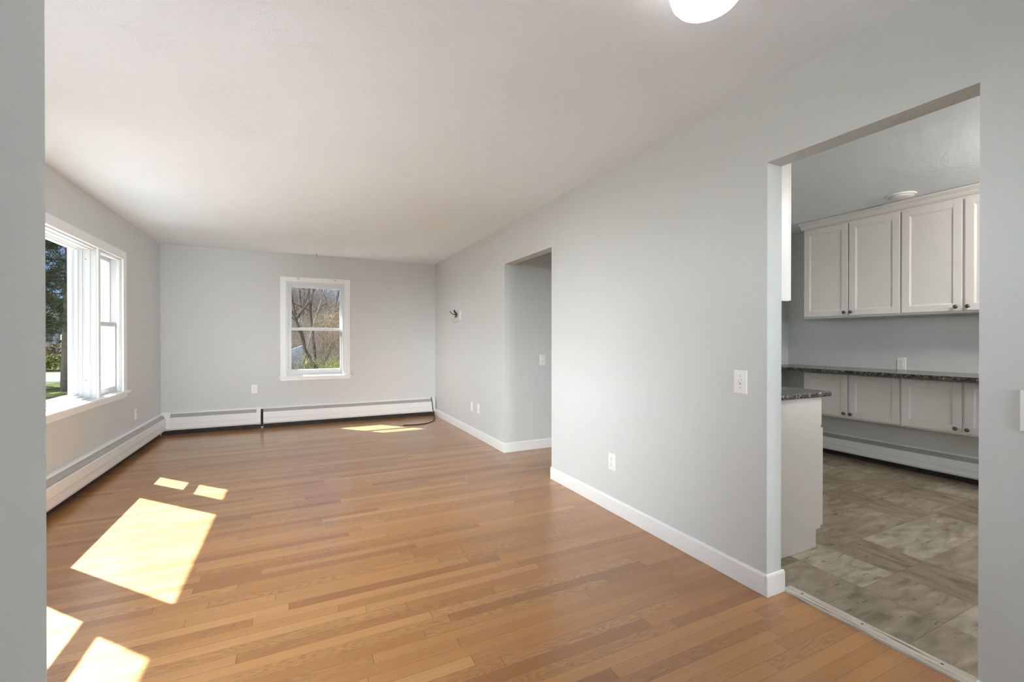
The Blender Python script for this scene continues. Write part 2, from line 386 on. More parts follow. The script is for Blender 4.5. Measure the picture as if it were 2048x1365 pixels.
def panel_wall(name, axis, a0, a1, u0, u1, z0, z1, holes, m='wall', label=None, outer=None):
    """wall slab with rectangular holes (u0,u1,z0,z1), only its outer skin"""
    us = sorted({u0, u1, *[h[0] for h in holes], *[h[1] for h in holes]}); us = [u for u in us if u0 <= u <= u1]
    zs = sorted({z0, z1, *[h[2] for h in holes], *[h[3] for h in holes]}); zs = [z for z in zs if z0 <= z <= z1]
    def solid(i, j):
        if i < 0 or j < 0 or i >= len(us) - 1 or j >= len(zs) - 1: return False
        cu, cz = (us[i] + us[i + 1]) / 2, (zs[j] + zs[j + 1]) / 2
        return not any(h[0] < cu < h[1] and h[2] < cz < h[3] for h in holes)
    b = MB(); P = (lambda a, u, z: (a, u, z)) if axis == 'x' else (lambda a, u, z: (u, a, z))
    for i in range(len(us) - 1):
        for j in range(len(zs) - 1):
            if not solid(i, j): continue
            ua, ub, za, zb = us[i], us[i + 1], zs[j], zs[j + 1]
            for a in (a0, a1): b.quad(P(a, ua, za), P(a, ub, za), P(a, ub, zb), P(a, ua, zb))
            if not solid(i - 1, j): b.quad(P(a0, ua, za), P(a1, ua, za), P(a1, ua, zb), P(a0, ua, zb))
            if not solid(i + 1, j): b.quad(P(a0, ub, za), P(a1, ub, za), P(a1, ub, zb), P(a0, ub, zb))
            if not solid(i, j - 1): b.quad(P(a0, ua, za), P(a1, ua, za), P(a1, ub, za), P(a0, ub, za))
            if not solid(i, j + 1): b.quad(P(a0, ua, zb), P(a1, ua, zb), P(a1, ub, zb), P(a0, ub, zb))
    bm = bmesh.new(); me = bpy.data.meshes.new(name); me.from_pydata(b.v, [], b.f); bm.from_mesh(me)
    bmesh.ops.remove_doubles(bm, verts=bm.verts, dist=1e-5); bmesh.ops.recalc_face_normals(bm, faces=bm.faces); bm.to_mesh(me); bm.free()
    me.materials.append(M[m]); o = bpy.data.objects.new(name, me); C.objects.link(o)
    return setting(o, label or 'light grey painted wall', 'wall')

# ------------------------------------------------------------------ room shell
L, W, FAR, H = -1.572, 2.010, 7.037, 2.44
WO = 2.117              # kitchen face of the long right wall
LO, FO = -1.785, 7.237  # outside faces
KX, KY = 5.15, 3.26     # kitchen end walls
setting(MB().box(-.25, WO, -2.35, .05, -0.06, 0.002).obj('floor_bounce', 'bounce'), 'unseen pale tile floor added behind the viewer to reflect light', 'floor')  # pale floor added out of view for neutral bounce light
setting(MB().box(LO, WO, .05, FO, -0.06, 0).obj('floor', 'oak'), 'honey oak strip floor with patches of sunlight', 'floor')
setting(MB().box(WO, 3.42, 3.26, 4.45, -0.06, 0).obj('floor_hall', 'oak'), 'oak strip floor of the dark side hall', 'floor')
setting(MB().box(WO, KX + .1, -1.35, KY, -0.06, -0.002).obj('floor_kitchen', 'tile'), 'weathered grey brown tile floor of the kitchen', 'floor')
setting(MB().box(LO, KX + .2, -2.35, FO, H, H + 0.08).obj('ceiling', 'ceil'), 'white brushed-texture ceiling', 'ceiling')
DOORK = (0.644, 1.373, -0.1, 2.064); DOORH = (3.363, 4.35, -0.1, 2.036)
panel_wall('wall_right', 'x', W, WO, -2.35, FO, -0.0, H, [DOORK, DOORH], label='long light grey wall pierced by two openings')
HL = (2.985, 5.655, 0.70, 2.02); HN = (0.76, 2.20, 0.75, 2.28)
panel_wall('wall_left', 'x', LO, L, 0.55, FO, 0, H, [HL, HN], label='grey wall around the wide triple window')
HF = (-0.147, 0.625, 0.70, 2.045)
panel_wall('wall_far', 'y', FAR, FO, LO, 3.5, 0, H, [HF], label='grey end wall around the small window')
HB = (-0.38, 0.20, 1.45, 2.15)
panel_wall('wall_near', 'x', -0.37, -0.25, -2.35, 0.664, 0, H, [HB], label='grey wall end at the left edge of the photo')
HR = (-1.50, -0.44, 0.25, 1.95)
panel_wall('wall_near_return', 'y', 0.55, 0.664, LO, -0.37, 0, H, [HR], label='grey return wall behind the wall end')
HS = (1.22, 1.95, 0.40, 2.20)
panel_wall('wall_back', 'y', -2.35, -2.2, -0.37, WO, 0, H, [HS], label='grey wall behind the viewer')
# hall
panel_wall('wall_hall', 'y', 4.35, 4.45, WO, 3.42, 0, H, [], label='grey side wall of the dark hall')
panel_wall('wall_hall_end', 'x', 3.42, 3.5, KY, 4.45, 0, H, [], label='end wall of the hall')
panel_wall('wall_kitchen_far', 'y', KY, 3.363, WO, KX + .2, 0, H, [], label='grey far wall of the kitchen')
HK = (3.45, 3.95, 1.2, 1.8)
panel_wall('wall_kitchen_near', 'y', -1.35, -1.2, WO, KX + .2, 0, H, [HK], label='kitchen wall behind the viewer')
panel_wall('wall_kitchen', 'x', KX, KX + .2, -1.2, KY, 0, H, [], label='grey kitchen wall behind the cabinets')
# eaves outside
setting(MB().box(LO - 0.37, LO, 0.3, FO + 0.6, 2.60, 2.70).box(LO, W + 2, FO, FO + 0.56, 2.60, 2.70).obj('trim_1', 'white'), 'white eave soffit outside the windows', 'eave')

# baseboards
def bprof(s, a, t=0.014, h=0.105):
    return [(a, 0), (a + s * t, 0), (a + s * t, h - .012), (a + s * (t - .004), h - .003), (a + s * (t - .008), h), (a, h)]
b = MB().prism(bprof(-1, W), 1.373, 3.363, 'y').prism([(1.373, 0), (1.359, 0), (1.359, .093), (1.363, .102), (1.368, .105), (1.373, .105)], W - .014, WO + .012, 'x')
setting(b.obj('baseboard_right', 'white', bevel=.003), 'white baseboard between the two openings', 'baseboard')
b = MB().prism(bprof(-1, W), 4.35, FAR, 'y').prism([(4.35, 0), (4.336, 0), (4.336, .093), (4.34, .102), (4.345, .105), (4.35, .105)], W - .014, 3.42, 'x')
setting(b.obj('baseboard_far', 'white', bevel=.003), 'white baseboard turning the corner into the hall', 'baseboard')
b = MB().prism(bprof(-1, W), -2.2, 0.644, 'y')
setting(b.obj('baseboard_near', 'white'), 'white baseboard right of the kitchen opening', 'baseboard')

# threshold strip
o = thing('threshold_strip', 'worn whitewashed wood strip where oak floor meets kitchen tiles', 'threshold', (2.158, 1.0, 0))
MB().prism([(-.040, 0), (-.036, .007), (-.020, .011), (.020, .011), (.036, .007), (.040, 0)], -.354, .371, 'y').obj('strip', 'thresh', o)
for k, yy in enumerate((.30, .05, -.21)):
    MB().lathe([(.0001, 0), (.0045, 0), (.0045, .0008), (.0001, .0008)], (0.006, yy, .0108), 12).obj('nail_hole', 'slot', o)

# ------------------------------------------------------------------ windows
def sash(parent, axis, a0, a1, outer, inner, name):
    f = MB().ring(axis, a0, a1, outer, inner).obj(name, 'vinyl', parent, bevel=.003)
    am = (a0 + a1) / 2
    g = MB()
    if axis == 'x': g.box(am - .002, am + .002, inner[0] - .004, inner[1] + .004, inner[2] - .004, inner[3] + .004)
    else: g.box(inner[0] - .004, inner[1] + .004, am - .002, am + .002, inner[2] - .004, inner[3] + .004)
    g.obj('pane', 'glass', f)
    return f
# far double-hung window
wf = setting(thing('window_1', '', ''), 'small white double-hung window on the end wall', 'window')
CB = MB().ring('y', FAR - .016, FAR + .003, (-.221, .707, .70, 2.11), (-.147, .625, .70, 2.045))
CB.obj('casing', 'white', wf, bevel=.003)
MB().ring('y', FAR, FO - .01, (-.147, .625, .70, 2.045), (-.128, .607, .715, 2.025)).obj('frame', 'vinyl', wf, bevel=.002)
MB().ring('y', FAR + .015, FAR + .045, (-.128, .607, .715, 2.025), (-.117, .596, .722, 2.014)).obj('stop', 'vinyl', wf, bevel=.002)
sash(wf, 'y', FAR + .05, FAR + .083, (-.124, .603, .715, 1.392), (-.080, .572, .792, 1.358), 'lower_sash')
sash(wf, 'y', FAR + .088, FAR + .121, (-.124, .603, 1.352, 2.022), (-.078, .570, 1.388, 1.972), 'upper_sash')
MB().box(-.235, .72, FAR - .03, FAR + .05, .676, .70).obj('stool', 'white', wf, bevel=.004)
MB().box(-.221, .707, FAR - .015, FAR, .640, .676).obj('apron', 'white', wf, bevel=.003)
MB().box(.574, .600, FAR + .044, FAR + .052, 1.27, 1.33).obj('sash_latch', 'damper', wf, bevel=.002)
MB().ring('y', FO - .012, FO + .03, (-.24, .72, .62, 2.13), (-.15, .63, .70, 2.04)).obj('outer_casing', 'white', wf)
# triple window in the left wall
wl = setting(thing('window_2', '', ''), 'wide white picture window with a double-hung sash on each side', 'window')
MB().ring('x', L - .003, L + .016, (2.895, 5.745, .70, 2.10), (2.985, 5.655, .70, 2.02)).obj('casing', 'white', wl, bevel=.003)
Y1, Y2, Y3, Y4 = 3.645, 3.69, 5.075, 5.12
for a, c in ((Y1, Y2), (Y3, Y4)):
    MB().box(LO + .01, L + .004, a, c, .70, 2.02).obj('mullion', 'white', wl, bevel=.003)
MB().box(LO + .01, L + .035, 2.86, 5.80, .682, .706).obj('stool', 'white', wl, bevel=.004)
MB().box(L, L + .016, 2.895, 5.745, .640, .682).obj('apron', 'white', wl, bevel=.003)
pf = MB()
pf.ring('x', L - .050, L - .012, (Y2, Y3, .70, 2.02), (Y2 + .006, Y3 - .006, .712, 2.010))
pf.ring('x', L - .100, L - .050, (Y2, Y3, .70, 2.02), (Y2 + .010, Y3 - .010, .726, 2.004))
pf.ring('x', L - .125, L - .100, (Y2, Y3, .70, 2.02), (Y2 + .017, Y3 - .017, .742, 1.999))
pf = pf.obj('picture_frame', 'vinyl', wl, bevel=.002)
sash(wl, 'x', L - .170, L - .125, (Y2, Y3, .70, 2.02), (Y2 + .026, Y3 - .024, .758, 1.992), 'picture_sash')
for z in (.87, 1.92):
    MB().lathe([(.0001, 0), (.004, 0), (.004, .001), (.0001, .001)], (L - .078, Y3 - .0105, z), 10, 'y').obj('screw_hole', 'slot', wl)
for (a, c, g0, g1) in ((Y4, 5.655, 5.265, 5.615), (2.985, Y1, 3.065, 3.425)):
    MB().ring('x', LO + .01, L - .004, (a, c, .70, 2.02), (a + .012, c - .012, .712, 2.008)).obj('side_frame', 'vinyl', wl, bevel=.002)
    MB().ring('x', L - .036, L - .012, (a + .012, c - .012, .712, 2.008), (a + .02, c - .02, .716, 2.002)).obj('stop', 'vinyl', wl, bevel=.002)
    sash(wl, 'x', L - .075, L - .040, (a + .012, c - .012, .712, 1.388), (g0, g1, .768, 1.347), 'lower_sash')
    sash(wl, 'x', L - .115, L - .080, (a + .012, c - .012, 1.345, 2.008), (g0, g1, 1.384, 1.972), 'upper_sash')
# unseen windows added to let fill light into room and kitchen
wb = setting(thing('fill_window_3', '', ''), 'unseen window added in the near wall for fill light', 'window')  # added opening, lights the right wall near the kitchen
MB().ring('x', -.255, -.232, (HB[0] - .07, HB[1] + .07, HB[2] - .07, HB[3] + .07), HB).obj('frame', 'white', wb)
MB().box(-.34, -.336, HB[0], HB[1], HB[2], HB[3]).obj('pane', 'glass', wb)
ws = setting(thing('fill_window_7', '', ''), 'unseen window added behind the viewer for fill light', 'window')  # added for light on the left wall
MB().ring('y', -2.22, -2.19, (HS[0] - .07, HS[1] + .07, HS[2] - .07, HS[3] + .07), HS).obj('frame', 'white', ws)
MB().box(HS[0], HS[1], -2.30, -2.296, HS[2], HS[3]).obj('pane', 'glass', ws)
wn = setting(thing('fill_window_5', '', ''), 'unseen window added behind the wall end for fill light', 'window')  # added to light the long right wall
MB().ring('x', L - .004, L + .016, (HN[0] - .08, HN[1] + .08, HN[2] - .08, HN[3] + .08), HN).obj('casing', 'white', wn)
MB().box(L - .12, L - .116, HN[0], HN[1], HN[2], HN[3]).obj('pane', 'glass', wn)
wr = setting(thing('fill_window_6', '', ''), 'unseen window added in the return wall for fill light', 'window')  # added so more light reaches the far end
MB().ring('y', 0.65, 0.68, (HR[0] - .06, HR[1] + .06, HR[2] - .07, HR[3] + .07), HR).obj('casing', 'white', wr)
MB().box(HR[0], HR[1], .60, .604, HR[2], HR[3]).obj('pane', 'glass', wr)
wk = setting(thing('fill_window_4', '', ''), 'unseen kitchen window added for fill light', 'window')  # added as a light source for the kitchen
MB().ring('y', -1.24, -1.19, (HK[0] - .07, HK[1] + .07, HK[2] - .07, HK[3] + .07), HK).obj('frame', 'white', wk)
MB().box(HK[0], HK[1], -1.28, -1.276, HK[2], HK[3]).obj('pane', 'glass', wk)

# ------------------------------------------------------------------ baseboard heaters
def heater(label, loc, rz, length, cap0, cap1, top=.285, group='hot-water baseboard heaters'):
    """runs along local x from 0, back on y=0, faces -y"""
    t = thing('baseboard_heater', label, 'heater', loc, rz, group)
    s = top / .285
    MB().box(0, length, -.006, 0, .10, top).obj('back_panel', 'heat', t)
    hood = [(0, .285), (0, .279), (-.024, .277), (-.033, .268), (-.037, .268), (-.037, .272), (-.027, .283), (-.006, .287)]
    MB().prism([(p, q * s) for p, q in hood], 0, length, 'x').obj('hood', 'heat', t)
    a, c = cap0 or .002, length - (cap1 or .002)
    dam = [(-.022, .266), (-.026, .269), (-.058, .230), (-.054, .227)]
    MB().prism([(p, q * s) for p, q in dam], a, c, 'x').obj('damper', 'damper', t)
    fr = [(-.052, .226), (-.066, .226), (-.069, .222), (-.069, .15), (-.066, .135), (-.066, .084), (-.060, .067), (-.052, .061), (-.052, .064), (-.058, .070), (-.063, .085), (-.063, .135), (-.065, .15), (-.065, .222), (-.052, .222)]
    MB().prism([(p, q * s) for p, q in fr], a, c, 'x').obj('front_cover', 'heat', t)
    MB().box(a, c, -.052, -.008, .075 * s, .205 * s).obj('fin_element', 'fin_shade', t)
    MB().box(0, length, -.008, -.001, .0, .0995).obj('shade_strip', 'fin_shade', t)  # dark strip painting in the shade below the front cover
    cp = [(0, .058), (-.056, .058), (-.072, .085), (-.072, .240), (-.046, .274), (-.034, .289), (0, .291)]
    for x0, x1 in ((0, cap0), (length - (cap1 or 0), length)):
        if x1 - x0 > .001: MB().prism([(p, q * s) for p, q in cp], x0, x1, 'x').obj('end_cap', 'heat', t, bevel=.002)
    return t
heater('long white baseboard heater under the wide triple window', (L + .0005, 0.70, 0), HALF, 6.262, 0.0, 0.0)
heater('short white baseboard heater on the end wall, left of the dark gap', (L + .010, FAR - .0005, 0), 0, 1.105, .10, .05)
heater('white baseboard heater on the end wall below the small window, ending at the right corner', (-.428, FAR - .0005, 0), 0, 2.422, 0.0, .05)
o = thing('heater_pipe', 'short dark pipe in the gap between the two end wall heaters', 'pipe', (-.447, FAR, 0))
MB().tube([(-.014, -.03, .15), (.014, -.03, .15)], .013, 12).obj('pipe', 'fin_shade', o)
MB().box(-.0165, .0165, -.044, -.002, .267, .287).obj('bridge_cover', 'heat', o)
MB().box(-.0165, .0165, -.008, -.002, .02, .267).obj('back_strip', 'fin_shade', o)
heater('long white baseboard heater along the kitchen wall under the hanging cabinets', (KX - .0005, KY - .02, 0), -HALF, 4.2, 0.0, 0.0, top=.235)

# ------------------------------------------------------------------ wall plates
def plate(t, wd=.070, ht=.116):
    return MB().prism([(-wd / 2, -ht / 2), (wd / 2, -ht / 2), (wd / 2, ht / 2), (-wd / 2, ht / 2)], -.006, 0, 'y').obj('cover_plate', 'plate', t, bevel=.0025)
def outlet(label, loc, rz, group='electrical outlets'):
    t = thing('outlet', label, 'outlet', loc, rz, group); plate(t)
    for z in (.021, -.021):
        r = MB().prism([(-.0165, z - .010), (-.011, z - .0145), (.011, z - .0145), (.0165, z - .010), (.0165, z + .010), (.011, z + .0145), (-.011, z + .0145), (-.0165, z + .010)], -.0085, -.005, 'y').obj('receptacle', 'plate', t, bevel=.001)
        MB().box(-.0075, -.0050, -.0090, -.0080, z - .001, z + .009).box(.0050, .0075, -.0090, -.0080, z + .001, z + .008).lathe([(.0001, 0), (.0026, 0), (.0026, .001), (.0001, .001)], (0, -.0090, z - .0075), 10, 'y').obj('slots', 'slot', r)
    MB().lathe([(.0001, 0), (.003, 0), (.003, .002), (.0001, .002)], (0, -.0075, 0), 12, 'y').obj('screw', 'screw', t)
    return t
def switch(label, loc, rz, sc=1.0):
    t = thing('light_switch', label, 'switch', loc, rz, 'light switches'); plate(t, .072 * sc, .118 * sc)
    MB().box(-.006, .006, -.007, -.0055, -.013, .013).obj('toggle_slot', 'damper', t)
    MB().prism([(-.006, -.008), (-.006, .008), (-.016, .013), (-.018, .008), (-.010, -.004)], -.0045, .0045, 'x').obj('toggle', 'plate', t, bevel=.001)
    for z in (.030, -.030): MB().lathe([(.0001, 0), (.003, 0), (.003, .002), (.0001, .002)], (0, -.0070, z), 12, 'y').obj('screw', 'screw', t)
    return t
def blank(label, loc, rz, wd=.070, ht=.116, name='blank_wall_plate'):
    t = thing(name, label, 'wall plate', loc, rz, 'blank wall plates'); plate(t, wd, ht)
    for z in (.042, -.042): MB().lathe([(.0001, 0), (.003, 0), (.003, .002), (.0001, .002)], (0, -.0070, z), 10, 'y').obj('screw', 'plate', t)
    return t
outlet('white duplex outlet on the end wall, left of the small window', (-.537, FAR, .541), 0)
outlet('white duplex outlet low on the long wall between the two openings', (W, 2.526, .354), -HALF)
outlet('white duplex outlet on the kitchen wall just above the dark counter', (KX, 2.18, .994), -HALF)
outlet('narrow-looking white outlet under the right end of the triple window', (L, 6.055, .42), HALF)
outlet('white outlet near the floor beside the hall, nearer of the pair', (W, 5.12, .367), -HALF)
blank('plain white plate near the floor beside the hall, farther of the pair', (W, 5.34, .365), -HALF)
blank('white plate beside the dangling black wires', (W, 5.785, 1.557), -HALF)
switch('white toggle light switch on the long wall beside the kitchen opening', (W, 1.511, 1.010), -HALF)
switch('beige light switch on the shadowed hall wall', (2.482, 4.35, .995), 0)
blank('large white plate cut by the right edge of the photo', (W, .512, 1.004), -HALF, .080, .128)
# dangling wires
t = thing('dangling_wires', 'tangle of black wires sticking out of the long wall', 'wires', (W, 5.93, 1.565), -HALF)
MB().tube([(0, 0, 0), (-.02, -.03, .005), (-.07, -.05, .02), (-.13, -.06, .055)], .006, 8).obj('wire', 'wire', t, smooth=True)
MB().tube([(0, 0, .01), (-.02, -.02, .02), (-.035, -.03, .05), (-.035, -.03, .075)], .0075, 8).obj('wire', 'wire', t, smooth=True)
MB().tube([(.01, 0, .01), (.025, -.025, .03), (.0, -.03, .05), (-.01, -.03, .06)], .006, 8).obj('wire', 'wire', t, smooth=True)
MB().tube([(.01, 0, -.01), (.03, -.02, -.015), (.015, -.03, -.03), (-.01, -.02, -.01)], .007, 8).obj('wire', 'wire', t, smooth=True)
MB().tube([(0, 0, -.02), (-.05, -.02, -.04), (-.09, -.03, -.075), (-.085, -.03, -.105), (-.04, -.03, -.11), (.02, -.012, -.10), (.03, 0, -.08)], .0022, 6).obj('wire', 'screw', t, smooth=True)
MB().lathe([(.0001, 0), (.007, 0), (.010, -.012), (.006, -.022), (.0001, -.022)], (.03, -.002, .055), 10, 'y').obj('wire_nut', 'plate', t)

# small hooks
t = thing('ceiling_hook', 'tiny dark hook in the ceiling above the small window', 'hook', (.247, FAR - .12, H))
MB().lathe([(.0001, 0), (.016, 0), (.016, -.003), (.0001, -.003)], (0, 0, 0), 14).obj('hook_plate', 'screw', t)
MB().tube([(0, 0, -.003), (0, 0, -.022), (.008, 0, -.032), (.016, 0, -.026)], .0035, 8).obj('hook_stem', 'screw', t)
for lab, x in (('small steel curtain bracket at the top left of the small window', .010), ('small steel curtain bracket at the top right of the small window', .497)):
    t = thing('curtain_bracket', lab, 'bracket', (x, FAR - .016, 2.085), 0, 'curtain brackets')
    MB().box(-.012, .012, -.003, 0, -.012, .012).obj('bracket_plate', 'plate', t, bevel=.001)
    MB().tube([(0, 0, 0), (0, -.022, -.004), (0, -.026, .010)], .004, 8).obj('bracket_hook', 'screw', t)
    MB().tube([(-.018, -.004, .010), (0, -.008, -.006), (.018, -.004, .010)], .003, 6).obj('bracket_arm', 'screw', t)
t = thing('tieback_nail', 'tiny hook at the right end of the small window sill', 'hook', (.735, FAR, .705))
MB().tube([(0, 0, 0), (0, -.02, 0), (0.004, -.024, .012)], .004, 8).obj('nail', 'screw', t)

# cable in the far corner
t = thing('coax_cable', 'dark cable drooping from the corner heater onto the oak floor', 'cable', (1.93, 6.96, 0))
cp = [(-.010, -.005, .300), (.004, -.006, .24), (.015, -.008, .15), (.024, -.014, .07), (.024, -.05, .02), (.006, -.15, .007), (-.04, -.33, .006), (-.12, -.50, .006), (-.24, -.63, .006), (-.40, -.665, .006), (-.58, -.62, .006)]
MB().tube(cp, .0065, 8).obj('jacket', 'cable', t, smooth=True)
MB().tube([(-.575, -.622, .008), (-.615, -.61, .008)], .009, 8).obj('connector', 'screw', t, smooth=True)

# ------------------------------------------------------------------ lamps
t = thing('ceiling_lamp', 'lit opal glass ceiling lamp at the top edge of the photo', 'lamp', (1.178, 1.008, H))
MB().lathe([(.0001, 0), (.085, 0), (.085, -.018), (.075, -.024), (.0001, -.024)], (0, 0, 0), 40).obj('lamp_base', 'steel', t, smooth=True)
MB().lathe([(.0001, -.020), (.070, -.020), (.098, -.026), (.112, -.040), (.116, -.07), (.114, -.10), (.106, -.125), (.094, -.140), (.06, -.152), (.03, -.155), (.0001, -.156)], (0, 0, 0), 48).obj('lamp_shade', 'opal', t, smooth=True)
t = thing('ceiling_fixture', 'low round white fixture on the kitchen ceiling in front of the cabinets', 'ceiling fixture', (4.575, 1.945, H))
MB().lathe([(.0001, 0), (.10, 0), (.10, -.012), (.0001, -.012)], (0, 0, 0), 40).obj('rim', 'plate', t, smooth=False)
MB().lathe([(.0001, -.012), (.085, -.012), (.082, -.022), (.06, -.032), (.0001, -.036)], (0, 0, 0), 40).obj('diffuser', 'cab', t, smooth=True)

# ------------------------------------------------------------------ kitchen
def panel_door(parent, y0, y1, z0, z1, x, knob_y=None, knob_z=None, name='door'):
    """shaker door whose front is at x, facing -x"""
    R = .055
    d = MB().ring('x', x, x + .02, (y0, y1, z0, z1), (y0 + R, y1 - R, z0 + R, z1 - R))
    i0 = (y0 + R, y1 - R, z0 + R, z1 - R); q = .011; j = (i0[0] + q, i0[1] - q, i0[2] + q, i0[3] - q); xr = x + .0085
    P = lambda r, xx: [(xx, r[0], r[2]), (xx, r[1], r[2]), (xx, r[1], r[3]), (xx, r[0], r[3])]
    a, c = P(i0, x + .002), P(j, xr)
    for k in range(4): d.quad(a[k], a[(k + 1) % 4], c[(k + 1) % 4], c[k])
    d.quad(*c)
    d = d.obj(name, 'cab', parent, bevel=.0025)
    if knob_y is not None:
        MB().lathe([(.0001, 0), (.008, 0), (.0055, -.006), (.006, -.012), (.015, -.017), (.016, -.022), (.012, -.027), (.0001, -.029)], (x, knob_y, knob_z), 20, 'x').obj('knob', 'knob', d, smooth=True)
    return d
def wall_cabinet(label, y0, y1, z0, z1, xf, group, doors, kz):
    t = thing('wall_cabinet', label, 'cabinet', (0, 0, 0), 0, group)
    MB().box(xf + .0215, KX - .001, y0, y1, z0, z1).obj('body', 'cab', t, bevel=.002)
    for (a, c, k) in doors: panel_door(t, a, c, z0 + .018, z1 - .022, xf, k, kz)
    return t
XF = 4.80
dl = [(2.462, 2.872, 2.487), (2.049, 2.450, 2.428)]; dr = [(1.640, 2.034, 1.672), (1.222, 1.622, 1.600)]
wall_cabinet('upper off-white cabinet at the left end of the kitchen wall', 2.0415, 2.884, 1.438, 2.375, XF, 'upper kitchen cabinets', dl, 1.488)
wall_cabinet('upper off-white cabinet cut by the right edge of the kitchen opening', 1.21, 2.0405, 1.438, 2.375, XF, 'upper kitchen cabinets', dr, 1.488)
wall_cabinet('short hanging cabinet under the dark counter, left one', 2.0415, 2.884, .452, .902, XF, 'short cabinets hung under the counter', dl, .502)
wall_cabinet('short hanging cabinet under the dark counter, right one', 1.21, 2.0405, .452, .902, XF, 'short cabinets hung under the counter', dr, .502)
# crown moulding over the uppers
cr = [(XF + .021, 2.372), (XF + .002, 2.372), (XF - .004, 2.380), (XF - .012, 2.388), (XF - .020, 2.402), (XF - .045, 2.420), (XF - .052, 2.426), (XF - .052, 2.436), (XF + .021, 2.436)]
b = MB().prism(cr, 1.16, 2.90, 'y')
tag(b.obj('crown_molding', 'cab'), 'off-white crown moulding along the top of the upper kitchen cabinets', 'molding')
# long counter on the far kitchen wall
t = thing('kitchen_counter', 'long dark granite counter against the far kitchen wall', 'counter', (0, 0, 0))
MB().box(4.56, KX - .001, 1.1, KY - .002, .904, .936).obj('slab', 'granite', t, bevel=.006)
MB().box(KX - .03, KX - .001, 2.886, KY - .004, .845, .9035).obj('support_cleat', 'cab', t)
# base cabinet beside the opening
t = thing('base_cabinet', 'off-white base cabinet just inside the kitchen opening', 'cabinet', (0, 0, 0))
MB().prism([(WO + .001, 0), (2.745, 0), (2.745, .105), (2.79, .105), (2.79, .884), (WO + .001, .884)], 1.571, KY - .003, 'y').obj('body', 'cab', t, bevel=.001)
MB().box(2.7905, 2.808, 1.576, 2.02, .712, .872).obj('drawer_front', 'cab', t, bevel=.003)
MB().box(2.7905, 2.818, 1.574, 2.02, .118, .700).obj('door', 'cab', t, bevel=.003)
t = thing('granite_countertop', 'speckled granite top on the base cabinet inside the opening', 'counter', (0, 0, 0))
MB().prism([(1.548, .8845), (KY - .003, .8845), (KY - .003, .9155), (1.548, .9155)], WO + .001, 2.866, 'x').obj('slab', 'granite', t, bevel=.010, seg=3)
t = thing('wall_cabinet', 'narrow side of an upper cabinet hanging inside the left edge of the opening', 'cabinet', (0, 0, 0))
MB().box(WO + .001, 2.488, 1.571, KY - .003, 1.438, 2.37).obj('body', 'cab', t, bevel=.001)
MB().box(2.4905, 2.511, 1.573, 1.99, 1.442, 2.36).obj('door', 'cab', t, bevel=.003)

# ------------------------------------------------------------------ outdoors
R = random.Random(7)
GZ = -0.5
setting(MB().box(-120, 120, FO + .1, 160, GZ - .2, GZ).box(-120, LO - .1, -60, FO + .1, GZ - .2, GZ).obj('ground', 'grass'), 'rough lawn outside the windows', 'ground')
setting(MB().box(-9, LO - .1, -14, 2.55, GZ, GZ + .05).box(-9, 9, -16, -2.5, GZ, GZ + .06).obj('bounce_patio', 'bounce_patio'), 'unseen pale slab added beside the house to reflect light indoors', 'bounce_patio')  # added reflector, brightens the ceiling through the unseen windows
setting(MB().box(-9.5, LO - .1, 4.6, 11.5, GZ, GZ + .05).obj('bounce_path', 'bounce_path'), 'unseen pale paved strip added to reflect light onto the ceiling', 'bounce_path')  # added reflector, throws sunlight up through the triple window
setting(MB().box(-6.5, LO - .02, 2.60, 2.72, GZ, 4.2).obj('sky_screen', 'bark'), 'unseen tall screen added to keep bright sky off the triple window', 'light screen')  # added unseen blocker, shades the triple window from the bright sky lobe
setting(MB().box(-90, -2.5, 24.3, 31.0, GZ, GZ + .012).obj('road', 'road'), 'pale sunlit street seen through the left window', 'road')

def grow(tr, br, p, d, ln, r, depth, maxd, rng, up=0.12, wob=0.22, n0=6):
    """a limb with its side limbs; the first levels go to tr, the rest to br"""
    k = 5; pts = [p]; q = p.copy(); dd = d.copy()
    for i in range(k):
        dd = (dd + Vector((rng.gauss(0, wob), rng.gauss(0, wob), rng.gauss(0, wob * .6) + up * .5))).normalized()
        q = q + dd * (ln / k); pts.append(q.copy())
    rr = [r * (1 - .72 * i / k) for i in range(k + 1)]
    (tr if depth <= 1 else br).tube(pts, rr, n0 if depth <= 1 else 3, caps=depth == 0)
    if depth >= maxd: return
    nb = (5, 5, 4, 4, 3)[min(depth, 4)]
    for _ in range(nb):
        i = rng.randint(1 if depth else 2, k); s = pts[i]
        ax = (pts[i] - pts[i - 1]).normalized()
        sd = ax.orthogonal().normalized(); sd.rotate(Matrix.Rotation(rng.uniform(0, 6.283), 3, ax))
        nd = (ax * rng.uniform(.35, .9) + sd * rng.uniform(.6, 1.0) + Vector((0, 0, up))).normalized()
        grow(tr, br, s, nd, ln * rng.uniform(.42, .68), max(rr[i] * .62, .004), depth + 1, maxd, rng, up, wob, n0)

def bare_tree(label, x, y, h, r, lean, seed, bark='bark', tw='twig', maxd=4, wob=.14, group='bare trees outside the small window'):
    rng = random.Random(seed); t = thing('bare_tree', label, 'tree', (x, y, GZ), 0, group)
    tr, br = MB(), MB()
    grow(tr, br, Vector((0, 0, -.05)), Vector(lean).normalized(), h, r, 0, maxd, rng, .10, wob)
    tr.obj('trunk', bark, t, smooth=True); br.obj('twigs', tw, t)
    return t
bare_tree('grey leaning tree with thick diagonal limbs close outside the small window', 1.15, 12.0, 4.6, .046, (-.75, .25, 1), 3, 'bark', 'twig', 4, .12)
bare_tree('slim dark forked tree in the middle of the small window', .62, 17.0, 7.0, .055, (.02, .1, 1), 11, 'bark2', 'twig', 4, .07)
bare_tree('slim pale tree leaning right at the left of the small window', -.25, 14.5, 6.0, .028, (.30, .1, 1), 21, 'barkpale', 'twig', 4, .10)
